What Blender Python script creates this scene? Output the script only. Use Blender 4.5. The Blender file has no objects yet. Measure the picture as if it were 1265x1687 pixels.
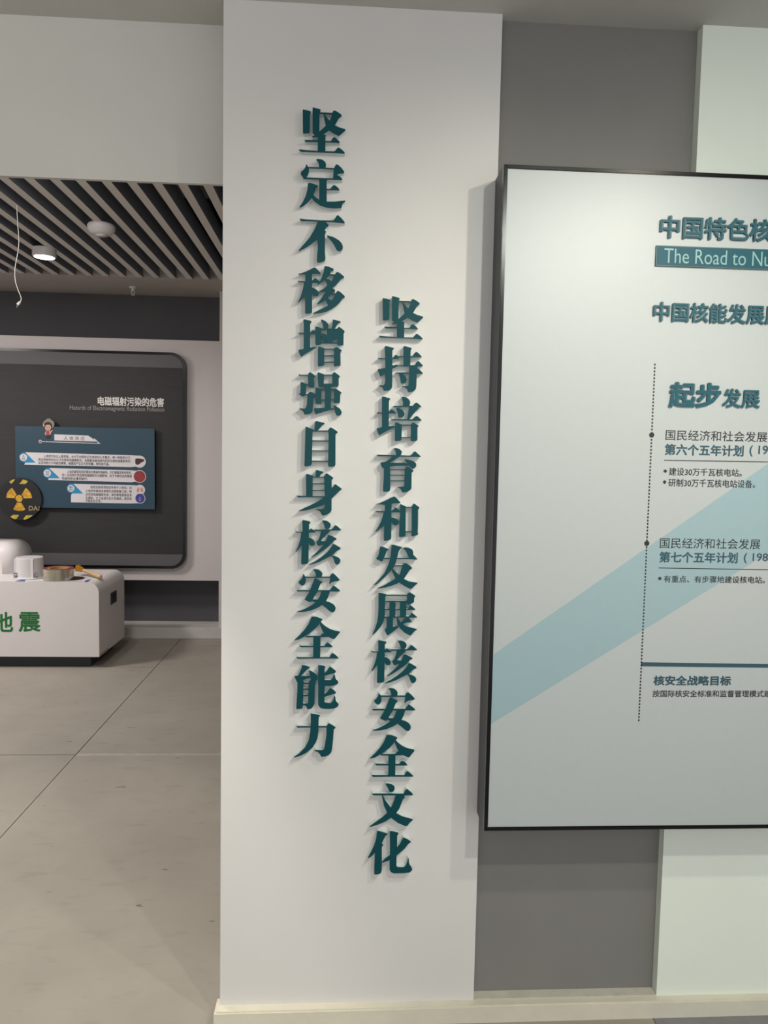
import bpy, bmesh, math, random
import numpy as np
from mathutils import Vector, Matrix
from mathutils.geometry import tessellate_polygon

sc = bpy.context.scene
col = sc.collection
PI = math.pi

# ---------------------------------------------------------------- camera
# metres; pillar front is the plane y=0, x runs right along it, y into the building, z up, floor z=0
F = 1200.0
CX, CY = 632.5, 843.5
CAM_Y, CAM_H = -1.857, 1.5
_X = np.array([21550.0, 332.0, F]); _X /= np.linalg.norm(_X)
_D = np.array([-323.0, 16830.0, F]); _D -= _D.dot(_X) * _X; _D /= np.linalg.norm(_D)
_Y = np.cross(_X, _D)
ROT = np.array([_X, _Y, -_D])            # camera (right, down, forward) -> world

cam_d = bpy.data.cameras.new('camera')
cam = bpy.data.objects.new('camera', cam_d)
col.objects.link(cam)
cam_d.sensor_fit = 'VERTICAL'; cam_d.sensor_height = 36.0
cam_d.lens = F / 1687.0 * 36.0
cam_d.clip_start = 0.05; cam_d.clip_end = 60
right, down, fwd = ROT[:, 0], ROT[:, 1], ROT[:, 2]
m4 = Matrix(((right[0], -down[0], -fwd[0], 0.0), (right[1], -down[1], -fwd[1], CAM_Y),
             (right[2], -down[2], -fwd[2], CAM_H), (0, 0, 0, 1)))
cam.matrix_world = m4
sc.camera = cam

def ray(px, py):
    return ROT @ np.array([px - CX, py - CY, F])
def on_y(px, py, y):                     # photo pixel -> point of the upright plane y
    r = ray(px, py); t = (y - CAM_Y) / r[1]
    return (r[0] * t, y, CAM_H + r[2] * t)
def on_z(px, py, z):                     # photo pixel -> point of the level plane z
    r = ray(px, py); t = (z - CAM_H) / r[2]
    return (r[0] * t, CAM_Y + r[1] * t, z)

# ---------------------------------------------------------------- world, lamps, exposure
sc.view_settings.view_transform = 'Standard'
sc.view_settings.look = 'None'
sc.view_settings.gamma = 1.0
sc.view_settings.use_curve_mapping = False
sc.view_settings.exposure = 0.0
w = bpy.data.worlds.new('world'); sc.world = w; w.use_nodes = True
w.node_tree.nodes['Background'].inputs[0].default_value = (0.95, 0.97, 1.0, 1)
w.node_tree.nodes['Background'].inputs[1].default_value = 1.14

def spot(name, loc, target, watts, color, size=0.03, angle=100, blend=0.6):
    l = bpy.data.lights.new(name, 'SPOT'); l.energy = watts; l.color = color
    l.shadow_soft_size = size; l.spot_size = math.radians(angle); l.spot_blend = blend
    o = bpy.data.objects.new(name, l); col.objects.link(o); o.location = loc
    o.rotation_euler = (Vector(target) - Vector(loc)).to_track_quat('-Z', 'Y').to_euler()
    return o
def area(name, loc, target, watts, color, sx, sy):
    l = bpy.data.lights.new(name, 'AREA'); l.energy = watts; l.color = color
    l.shape = 'RECTANGLE'; l.size = sx; l.size_y = sy
    o = bpy.data.objects.new(name, l); col.objects.link(o); o.location = loc
    o.rotation_euler = (Vector(target) - Vector(loc)).to_track_quat('-Z', 'Y').to_euler()
    return o
# ceiling track spots outside the frame, to the right and above, then added fills
spot('track_and_fill_spot', (1.05, -1.10, 2.46), (0.05, 0.0, 0.45), 52, (1.0, 0.91, 0.77), 0.03, 112, 1.0)
spot('track_and_fill_spot', (0.80, -1.60, 2.50), (0.9, 0.0, 0.7), 58, (0.94, 1.0, 0.90), 0.03, 110, 0.9)
spot('track_and_fill_spot', (-1.0, -0.6, 2.46), (-1.05, 0.15, 0.0), 125, (1.0, 0.95, 0.86), 0.04, 58, 0.5)
spot('track_and_fill_spot', (-1.05, -0.9, 2.45), (-1.0, 0.11, 2.3), 7, (1.0, 0.93, 0.84), 0.06, 100, 1.0)  # added spot that warms and brightens the bulkhead, not a known fixture
area('added_fill_light', (-0.6, -3.0, 2.55), (-0.4, -1.6, 0.6), 18, (0.94, 0.97, 1.0), 1.2, 1.2)  # added soft fill behind the camera, no known panel there
# far room: its lit ceiling lamp is built below; these two are added fills, out of view
area('added_fill_light', (-3.6, 2.2, 2.78), (-3.6, 2.2, 0), 88, (1.0, 0.94, 0.91), 0.5, 0.5)  # added to brighten the far wall
area('added_fill_light', (-1.5, 1.0, 2.78), (-1.9, 2.2, 0.8), 24, (1.0, 0.95, 0.92), 0.5, 0.5)  # added to light the counter front, hidden by the bulkhead

# ---------------------------------------------------------------- materials
MATS = {}
def mat(name, rgb, rough=0.6, metal=0.0, noise=0.0, nscale=8.0, bump=0.0, bscale=120.0, spec=0.5, stretch=None, coat=0.0, rgb2=None):
    if name in MATS: return MATS[name]
    m = bpy.data.materials.new(name); m.use_nodes = True
    nt = m.node_tree; b = nt.nodes['Principled BSDF']
    lin = [((c / 255.0) / 12.92 if c / 255.0 <= 0.04045 else ((c / 255.0 + 0.055) / 1.055) ** 2.4) for c in rgb]
    b.inputs['Base Color'].default_value = (*lin, 1)
    b.inputs['Roughness'].default_value = rough
    b.inputs['Metallic'].default_value = metal
    b.inputs['Specular IOR Level'].default_value = spec
    b.inputs['Coat Weight'].default_value = coat
    tc = nt.nodes.new('ShaderNodeTexCoord'); mp = nt.nodes.new('ShaderNodeMapping')
    nt.links.new(tc.outputs['Object'], mp.inputs['Vector'])
    if stretch: mp.inputs['Scale'].default_value = stretch
    if noise > 0:
        n = nt.nodes.new('ShaderNodeTexNoise'); n.inputs['Scale'].default_value = nscale
        n.inputs['Detail'].default_value = 6; n.inputs['Roughness'].default_value = 0.62
        nt.links.new(mp.outputs[0], n.inputs['Vector'])
        r = nt.nodes.new('ShaderNodeValToRGB')
        r.color_ramp.elements[0].position = 0.3; r.color_ramp.elements[1].position = 0.72
        lo = [c * (1 - noise) for c in lin]
        if rgb2: lo = [((c / 255.0 + 0.055) / 1.055) ** 2.4 for c in rgb2]
        hi = [min(1, c * (1 + noise * 0.6)) for c in lin]
        r.color_ramp.elements[0].color = (*lo, 1); r.color_ramp.elements[1].color = (*hi, 1)
        nt.links.new(n.outputs['Fac'], r.inputs['Fac'])
        nt.links.new(r.outputs['Color'], b.inputs['Base Color'])
    if bump > 0:
        n2 = nt.nodes.new('ShaderNodeTexNoise'); n2.inputs['Scale'].default_value = bscale
        n2.inputs['Detail'].default_value = 4
        nt.links.new(mp.outputs[0], n2.inputs['Vector'])
        bp = nt.nodes.new('ShaderNodeBump'); bp.inputs['Strength'].default_value = bump
        bp.inputs['Distance'].default_value = 0.002
        nt.links.new(n2.outputs['Fac'], bp.inputs['Height'])
        nt.links.new(bp.outputs[0], b.inputs['Normal'])
    MATS[name] = m
    return m
def emit(name, rgb, strength):
    m = bpy.data.materials.new(name); m.use_nodes = True
    b = m.node_tree.nodes['Principled BSDF']
    b.inputs['Base Color'].default_value = (*rgb, 1)
    b.inputs['Emission Color'].default_value = (*rgb, 1)
    b.inputs['Emission Strength'].default_value = strength
    return m

M_WALL = mat('white_wall_paint', (216, 213, 209), 0.75, noise=0.03, nscale=2.2, bump=0.08, bscale=220, spec=0.3)
M_CEIL = mat('white_ceiling_paint', (198, 196, 190), 0.85, noise=0.05, nscale=2, bump=0.1, bscale=150, spec=0.2)
M_GREY = mat('grey_wall_paint', (127, 125, 121), 0.8, noise=0.05, nscale=3, bump=0.1, bscale=220, spec=0.2)
M_DARK = mat('charcoal_wall_paint', (80, 79, 83), 0.7, noise=0.05, nscale=3, bump=0.1, bscale=200, spec=0.3)
M_BACK = mat('far_wall_paint', (202, 195, 193), 0.75, noise=0.03, nscale=3, bump=0.08, bscale=200, spec=0.3)
M_SKIRT = mat('cream_baseboard_paint', (214, 208, 190), 0.5, noise=0.06, nscale=12, bump=0.2, bscale=60)
M_SKIRT2 = mat('grey_white_baseboard_paint', (190, 186, 180), 0.55, noise=0.06, nscale=12)
M_LEDGE = mat('plaster_ledge', (196, 192, 178), 0.85, noise=0.12, nscale=25, bump=0.4, bscale=90)

def floor_mat():
    m = mat('screed_concrete', (153, 147, 136), 0.62, noise=0.16, nscale=1.6, bump=0.25, bscale=45, stretch=(1, 1, 1))
    nt = m.node_tree; b = nt.nodes['Principled BSDF']
    base = b.inputs['Base Color'].links[0].from_socket
    tc = nt.nodes.new('ShaderNodeTexCoord'); mp = nt.nodes.new('ShaderNodeMapping')
    mp.inputs['Scale'].default_value = (1.2, 3.2, 1); mp.inputs['Rotation'].default_value = (0, 0, 0.5)
    nt.links.new(tc.outputs['Object'], mp.inputs['Vector'])
    n = nt.nodes.new('ShaderNodeTexNoise'); n.inputs['Scale'].default_value = 7; n.inputs['Detail'].default_value = 8
    nt.links.new(mp.outputs[0], n.inputs['Vector'])
    r = nt.nodes.new('ShaderNodeValToRGB')
    r.color_ramp.elements[0].position = 0.30; r.color_ramp.elements[0].color = (0.62, 0.6, 0.58, 1)
    r.color_ramp.elements[1].position = 0.42; r.color_ramp.elements[1].color = (1, 1, 1, 1)
    nt.links.new(n.outputs['Fac'], r.inputs['Fac'])
    mx = nt.nodes.new('ShaderNodeMix'); mx.data_type = 'RGBA'; mx.blend_type = 'MULTIPLY'
    mx.inputs[0].default_value = 0.26
    nt.links.new(base, mx.inputs[6]); nt.links.new(r.outputs['Color'], mx.inputs[7])
    # small dark specks and scuffs
    v = nt.nodes.new('ShaderNodeTexNoise'); v.inputs['Scale'].default_value = 26; v.inputs['Detail'].default_value = 2
    mp2 = nt.nodes.new('ShaderNodeMapping'); mp2.inputs['Scale'].default_value = (0.45, 1.3, 1)
    nt.links.new(tc.outputs['Object'], mp2.inputs['Vector']); nt.links.new(mp2.outputs[0], v.inputs['Vector'])
    r2 = nt.nodes.new('ShaderNodeValToRGB')
    r2.color_ramp.elements[0].position = 0.245; r2.color_ramp.elements[0].color = (0.42, 0.38, 0.35, 1)
    r2.color_ramp.elements[1].position = 0.285; r2.color_ramp.elements[1].color = (1, 1, 1, 1)
    nt.links.new(v.outputs['Fac'], r2.inputs['Fac'])
    mx2 = nt.nodes.new('ShaderNodeMix'); mx2.data_type = 'RGBA'; mx2.blend_type = 'MULTIPLY'
    mx2.inputs[0].default_value = 0.9
    nt.links.new(mx.outputs[2], mx2.inputs[6]); nt.links.new(r2.outputs['Color'], mx2.inputs[7])
    nt.links.new(mx2.outputs[2], b.inputs['Base Color'])
    return m
M_FLOOR = floor_mat()

# ---------------------------------------------------------------- mesh helpers
def link(name, bm, m, parent=None, smooth=False, normals=True):
    if normals: bmesh.ops.recalc_face_normals(bm, faces=bm.faces)
    me = bpy.data.meshes.new(name); bm.to_mesh(me); bm.free()
    if isinstance(m, (list, tuple)):
        for x in m: me.materials.append(x)
    elif m: me.materials.append(m)
    if smooth:
        for p in me.polygons: p.use_smooth = True
    o = bpy.data.objects.new(name, me); col.objects.link(o)
    if parent is not None:
        o.parent = parent
        o.matrix_parent_inverse = Matrix.Translation(-Vector(parent.location))
    return o
def thing(name, label, cat, loc=(0, 0, 0), group=None):
    o = bpy.data.objects.new(name, None); col.objects.link(o); o.location = loc
    o.empty_display_size = 0.05
    o['label'] = label; o['category'] = cat
    if group: o['group'] = group
    return o
def tag(o, label, cat, group=None):
    o['label'] = label; o['category'] = cat
    if group: o['group'] = group
    return o
def struct(o, label=None, cat=None):
    o['kind'] = 'structure'
    if label: o['label'] = label
    if cat: o['category'] = cat
    return o
def box(bm, x0, x1, y0, y1, z0, z1, bevel=0.0):
    vs = [bm.verts.new((x, y, z)) for x in (x0, x1) for y in (y0, y1) for z in (z0, z1)]
    fs = []
    for q in ((0, 1, 3, 2), (4, 6, 7, 5), (0, 4, 5, 1), (2, 3, 7, 6), (0, 2, 6, 4), (1, 5, 7, 3)):
        fs.append(bm.faces.new([vs[i] for i in q]))
    if bevel > 0:
        es = {e for f in fs for e in f.edges}
        bmesh.ops.bevel(bm, geom=list(es), offset=bevel, segments=2, affect='EDGES', profile=0.5)
def mbox(name, x0, x1, y0, y1, z0, z1, m, parent=None, bevel=0.0):
    bm = bmesh.new(); box(bm, x0, x1, y0, y1, z0, z1, bevel)
    return link(name, bm, m, parent)
def prism(bm, pts, y_front, y_back, mi_side=0, mi_front=0):
    """outline in (x, z), extruded from y_front to y_back"""
    cl = []
    for p in pts:
        if not cl or (abs(p[0] - cl[-1][0]) + abs(p[1] - cl[-1][1]) > 1e-5): cl.append(p)
    if abs(cl[0][0] - cl[-1][0]) + abs(cl[0][1] - cl[-1][1]) < 1e-5: cl.pop()
    pts = cl; n = len(pts)
    a = sum(pts[i][0] * pts[(i + 1) % n][1] - pts[(i + 1) % n][0] * pts[i][1] for i in range(n))
    if a < 0: pts = pts[::-1]
    f = [bm.verts.new((x, y_front, z)) for x, z in pts]
    b = [bm.verts.new((x, y_back, z)) for x, z in pts]
    if n == 4:
        tris = [(0, 1, 2, 3)]
    else:
        tris = tessellate_polygon([[Vector((x, z, 0)) for x, z in pts]])
    for t in tris:
        c = [pts[k] for k in t]
        ar = sum(c[i][0] * c[(i + 1) % len(c)][1] - c[(i + 1) % len(c)][0] * c[i][1] for i in range(len(c)))
        if ar < 0: t = tuple(reversed(t))
        try:
            ff = bm.faces.new([f[k] for k in t]); ff.material_index = mi_front
            bb = bm.faces.new([b[k] for k in reversed(t)]); bb.material_index = mi_side
        except ValueError: pass
    for i in range(n):
        q = bm.faces.new((f[i], b[i], b[(i + 1) % n], f[(i + 1) % n])); q.material_index = mi_side
def tri(bm):
    big = [f for f in bm.faces if len(f.verts) > 4]
    if big: bmesh.ops.triangulate(bm, faces=big, ngon_method='EAR_CLIP')
def revolve(bm, prof, c, seg=32, axis='Z'):
    """prof: list of (radius, height) turned about an upright axis through c"""
    rings = []
    for r, h in prof:
        if r < 1e-6: rings.append([bm.verts.new((c[0], c[1], c[2] + h))])
        else: rings.append([bm.verts.new((c[0] + r * math.cos(2 * PI * k / seg), c[1] + r * math.sin(2 * PI * k / seg), c[2] + h)) for k in range(seg)])
    for a, b in zip(rings, rings[1:]):
        for k in range(seg):
            k2 = (k + 1) % seg
            if len(a) == 1: bm.faces.new((a[0], b[k], b[k2]))
            elif len(b) == 1: bm.faces.new((a[k], a[k2], b[0]))
            else: bm.faces.new((a[k], a[k2], b[k2], b[k]))
def tube(bm, pts, rad, seg=8):
    rings = []
    up = Vector((0.3, 0.9, 0.1))
    for i, p in enumerate(pts):
        p = Vector(p)
        d = (Vector(pts[min(i + 1, len(pts) - 1)]) - Vector(pts[max(i - 1, 0)])).normalized()
        s = d.cross(up).normalized(); t = s.cross(d)
        rr = rad[i] if isinstance(rad, (list, tuple)) else rad
        rings.append([bm.verts.new(p + rr * (math.cos(2 * PI * k / seg) * s + math.sin(2 * PI * k / seg) * t)) for k in range(seg)])
    for a, b in zip(rings, rings[1:]):
        for k in range(seg): bm.faces.new((a[k], a[(k + 1) % seg], b[(k + 1) % seg], b[k]))
    bm.faces.new(rings[0][::-1]); bm.faces.new(rings[-1])
def rrect(x0, x1, z0, z1, r, n=10):
    out = []
    for cx, cz, a0 in ((x1 - r, z1 - r, 0), (x0 + r, z1 - r, 90), (x0 + r, z0 + r, 180), (x1 - r, z0 + r, 270)):
        for k in range(n + 1):
            a = math.radians(a0 + 90 * k / n); out.append((cx + r * math.cos(a), cz + r * math.sin(a)))
    return out
def disc(cx, cz, r, n=40):
    return [(cx + r * math.cos(2 * PI * k / n), cz + r * math.sin(2 * PI * k / n)) for k in range(n)]
def flat(name, pts, y, m, parent, t=0.0006):
    bm = bmesh.new()
    if pts and isinstance(pts[0][0], (list, tuple)):
        for p in pts: prism(bm, p, y - t, y)
    else: prism(bm, pts, y - t, y)
    return link(name, bm, m, parent, normals=False)
def pix(pts, y):                        # photo pixels -> (x, z) in the upright plane y
    return [(p[0], p[2]) for p in (on_y(a, b, y) for a, b in pts)]

# writing: glyphs of the built-in font, laid on an upright plane facing the viewer
def glyph_mesh(s, bold=0.0, extrude=0.0, shear=0.0, spacing=1.0):
    """heavier weights are overlaid copies of the glyphs, each shifted a little (offset curves would break up)"""
    c = bpy.data.curves.new('text', 'FONT'); c.body = s; c.extrude = extrude
    c.offset = min(bold, 0.0); c.shear = shear; c.space_character = spacing; c.resolution_u = 3
    o = bpy.data.objects.new('text', c); col.objects.link(o)
    dg = bpy.context.evaluated_depsgraph_get()
    me = bpy.data.meshes.new_from_object(o.evaluated_get(dg))
    bpy.data.objects.remove(o); bpy.data.curves.remove(c)
    if bold > 0.0:
        bm = bmesh.new(); n = 8 if bold > 0.012 else 4
        for k in range(n):
            v0 = len(bm.verts); bm.from_mesh(me); bm.verts.ensure_lookup_table()
            a = 2 * PI * (k + 0.5) / n
            dx, dy = bold * 1.2 * math.cos(a), bold * 1.2 * math.sin(a)
            for v in bm.verts[v0:]: v.co.x += dx; v.co.y += dy; v.co.z += 1e-4 * k * (1 if v.co.z > 0 else 0)
        bm.to_mesh(me); bm.free()
    return me
def bounds(me):
    n = len(me.vertices); a = np.empty(n * 3); me.vertices.foreach_get('co', a); a = a.reshape(-1, 3)
    return a.min(0), a.max(0), a
def write(name, s, x0, x1, z0, z1, y, m, parent, bold=0.0, depth=0.0006, ref=None, shear=0.0, spacing=1.0):
    """s fitted so that ref (default s) fills x0..x1, z0..z1; depth is how far the writing stands proud"""
    me = glyph_mesh(s, bold, 0.01, shear, spacing)
    if ref:
        rm = glyph_mesh(ref, bold, 0.01, shear, spacing); lo, hi, _ = bounds(rm); bpy.data.meshes.remove(rm)
    else: lo, hi, _ = bounds(me)
    _, _, a = bounds(me)
    o3 = np.empty_like(a)
    o3[:, 0] = x0 + (a[:, 0] - lo[0]) * (x1 - x0) / (hi[0] - lo[0])
    o3[:, 2] = z0 + (a[:, 1] - lo[1]) * (z1 - z0) / (hi[1] - lo[1])
    o3[:, 1] = np.where(a[:, 2] > 0, y - depth - np.maximum(a[:, 2] - 0.01, 0) * 0.3, y + 0.0002)
    me.vertices.foreach_set('co', o3.ravel()); me.update()
    me.name = name; me.materials.clear(); me.materials.append(m)
    o = bpy.data.objects.new(name, me); col.objects.link(o)
    if parent is not None:
        o.parent = parent; o.matrix_parent_inverse = Matrix.Translation(-Vector(parent.location))
    return o
def write_px(name, s, box_px, y, m, parent, **k):
    """box_px = left, top(at left), right, bottom(at left) of ref in the photograph, on the plane y"""
    l, t, r, b = box_px
    p = on_y(l, t, y); q = on_y(l, b, y); e = on_y(r, (t + b) / 2, y)
    return write(name, s, (p[0] + q[0]) / 2, e[0], q[2], p[2], y, m, parent, **k)

# ---------------------------------------------------------------- structure
CEIL = 2.60          # near ceiling
PX0, PX1 = -0.307, 0.372
RX = 0.8785
# floor: screed base with slab panels cut by joints
fl = mbox('floor', -5.0, 4.5, -4.5, 4.7, -0.12, -0.010, mat('joint_grout', (108, 99, 90), 0.9, noise=0.1), None); struct(fl)
g = 0.0024
JX = -1.318
M_FLOOR2 = mat('dark_floor_tile', (128, 128, 128), 0.6, noise=0.15, nscale=14)
rows = [(-5.0, JX - g, -4.5, 1.765), (JX + g * .6, 4.5, -4.5, -0.42), (JX + g * .6, 0.86, -0.42 + .0005, 1.757),
        (-5.0, JX - g, 1.770, 3.305), (-5.0, JX - g, 3.313, 4.13),
        (JX + g, 4.5, 1.788, 3.92), (JX + g, 4.5, 3.926, 4.13)]
for x0, x1, y0, y1 in rows:
    mbox('slab', x0, x1, y0, y1, -0.0100, 0.0, M_FLOOR, fl)
mbox('slab', 0.862, 4.5, -0.4195, 1.757, -0.01, 0.0, M_FLOOR2, fl)
mbox('joint_strip', JX + g, 4.5, 1.7575, 1.7875, -0.01, -0.0005, mat('pale_joint_filler', (168, 160, 148), 0.8, noise=0.12, nscale=20), fl)

# pillar and the wall to its right
wall = mbox('wall_front', PX0, PX1, 0.0, 0.26, 0.0, CEIL, M_WALL); struct(wall)
w2 = mbox('wall_recess', PX1, RX, 0.028, 0.26, 0.0, CEIL, M_GREY); struct(w2)
w3 = mbox('wall_right', RX, 4.5, 0.0, 0.26, 0.0, CEIL, mat('pale_green_white_paint', (228, 234, 222), 0.7, noise=0.03, nscale=2.5, bump=0.08, bscale=200, spec=0.3)); struct(w3)
# baseboard: runs under all three, standing a little further out at its left end
bm = bmesh.new()
zt = 0.047
yl, yr = -0.028, -0.008
pts = [(PX0 - 0.012, yl), (4.5, yr), (4.5, 0.028), (PX0 - 0.012, 0.028)]
for z in (0.0, zt): pass
lo = [bm.verts.new((x, y, 0.0)) for x, y in pts]; hi = [bm.verts.new((x, y, zt)) for x, y in pts]
bm.faces.new(lo[::-1]); bm.faces.new(hi)
for i in range(4): bm.faces.new((lo[i], lo[(i + 1) % 4], hi[(i + 1) % 4], hi[i]))
bmesh.ops.bevel(bm, geom=[e for e in bm.edges if all(v.co.z > 0.04 for v in e.verts)], offset=0.004, segments=2, affect='EDGES')
struct(link('baseboard_front', bm, M_SKIRT))
bb = mbox('trim_1', PX1 + 0.0005, RX - 0.0005, -0.001, 0.0279, zt + .0002, zt + 0.003, M_LEDGE); struct(bb)

# near ceiling and the bulkhead that drops to the far room
hb = on_y(366, 304, 0.11)[2]
struct(mbox('ceiling', -5.0, 4.5, -4.5, 0.26, CEIL, CEIL + 0.12, M_CEIL))
struct(mbox('wall_upper', -5.0, PX0, 0.11, 0.122, hb, CEIL, M_CEIL))

# far room ceiling: dark plenum, slats, plaster strip
SZ = 2.82
plen = mbox('ceiling_back', -5.0, 2.0, 0.24, 4.6, 3.35, 3.45, mat('black_plenum', (22, 22, 24), 0.9)); struct(plen)
struct(mbox('wall_plenum', -5.0, 2.0, 0.10, 0.24, CEIL + 0.12, 3.45, MATS['black_plenum']))
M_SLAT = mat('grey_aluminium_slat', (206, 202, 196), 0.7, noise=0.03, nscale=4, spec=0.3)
M_SLATSIDE = mat('shaded_slat_side', (124, 127, 134), 0.7, noise=0.03, nscale=4, spec=0.3)  # light undersides, darker sides: light and shade put into the slat colours
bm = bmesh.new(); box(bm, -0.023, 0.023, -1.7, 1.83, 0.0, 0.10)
bmesh.ops.recalc_face_normals(bm, faces=bm.faces)
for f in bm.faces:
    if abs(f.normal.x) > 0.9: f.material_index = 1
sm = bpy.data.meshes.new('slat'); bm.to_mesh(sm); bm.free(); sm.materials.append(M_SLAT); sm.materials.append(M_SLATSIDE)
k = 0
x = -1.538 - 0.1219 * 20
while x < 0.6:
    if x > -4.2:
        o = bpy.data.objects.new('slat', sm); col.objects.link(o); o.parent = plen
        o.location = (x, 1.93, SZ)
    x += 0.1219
strip = mbox('ceiling_border', -5.0, 2.0, 3.762, 4.5, SZ, SZ + 0.10, mat('border_ceiling_paint', (172, 166, 160), 0.8, noise=0.04)); struct(strip)
# ducts and tray faintly seen above the slats
duct = thing('ventilation_duct', 'grey duct box lying above the ceiling slats beside the round white device', 'duct', (-1.0, 2.5, 3.0))
mbox('duct_body', -1.42, -0.55, 2.30, 2.62, 3.02, 3.20, mat('galvanised_duct', (112, 114, 118), 0.85, 0.0, noise=0.1), duct, 0.005)
for xx in (-1.42, -1.1, -0.8, -0.56):
    mbox('flange', xx, xx + 0.02, 2.28, 2.64, 3.0, 3.22, MATS['galvanised_duct'], duct)
tray = thing('cable_tray', 'dark ladder cable tray above the slats near the pillar', 'cable tray', (-0.9, 1.6, 3.0))
for dx in (0, 0.16):
    mbox('rail', -0.98 + dx, -0.965 + dx, 0.4, 2.25, 3.02, 3.06, MATS['galvanised_duct'], tray)
for i in range(22):
    mbox('rung', -0.965, -0.82, 0.45 + i * 0.08, 0.465 + i * 0.08, 3.03, 3.04, MATS['galvanised_duct'], tray)

# far wall: deep dark wall, front layer with an opening above and below
YB, YF = 4.38, 4.15
struct(mbox('wall_back', -5.0, 2.0, YB, YB + 0.15, 0.0, 3.45, M_DARK))
bm = bmesh.new()
z1, z2 = 0.482, 2.428
XS = -1.016
box(bm, -5.0, XS, YF, YF + 0.06, z1, z2)
box(bm, XS, 2.0, YF, YB, 0.0, SZ)
box(bm, -5.0, XS, YF + 0.06, YB, z1, z1 + 0.05); box(bm, -5.0, XS, YF + 0.06, YB, z2 - 0.05, z2)
struct(link('wall_inner', bm, M_BACK))
struct(mbox('baseboard_back', -5.0, 2.0, 4.132, YB, 0.0, 0.092, M_SKIRT2, None, 0.003))
struct(mbox('wall_left', -5.1, -5.0, -4.5, 4.7, 0.0, 3.45, M_BACK))
struct(mbox('wall_side', 1.9, 2.0, 0.26, 4.15, 0.0, 3.45, M_BACK))

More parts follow.
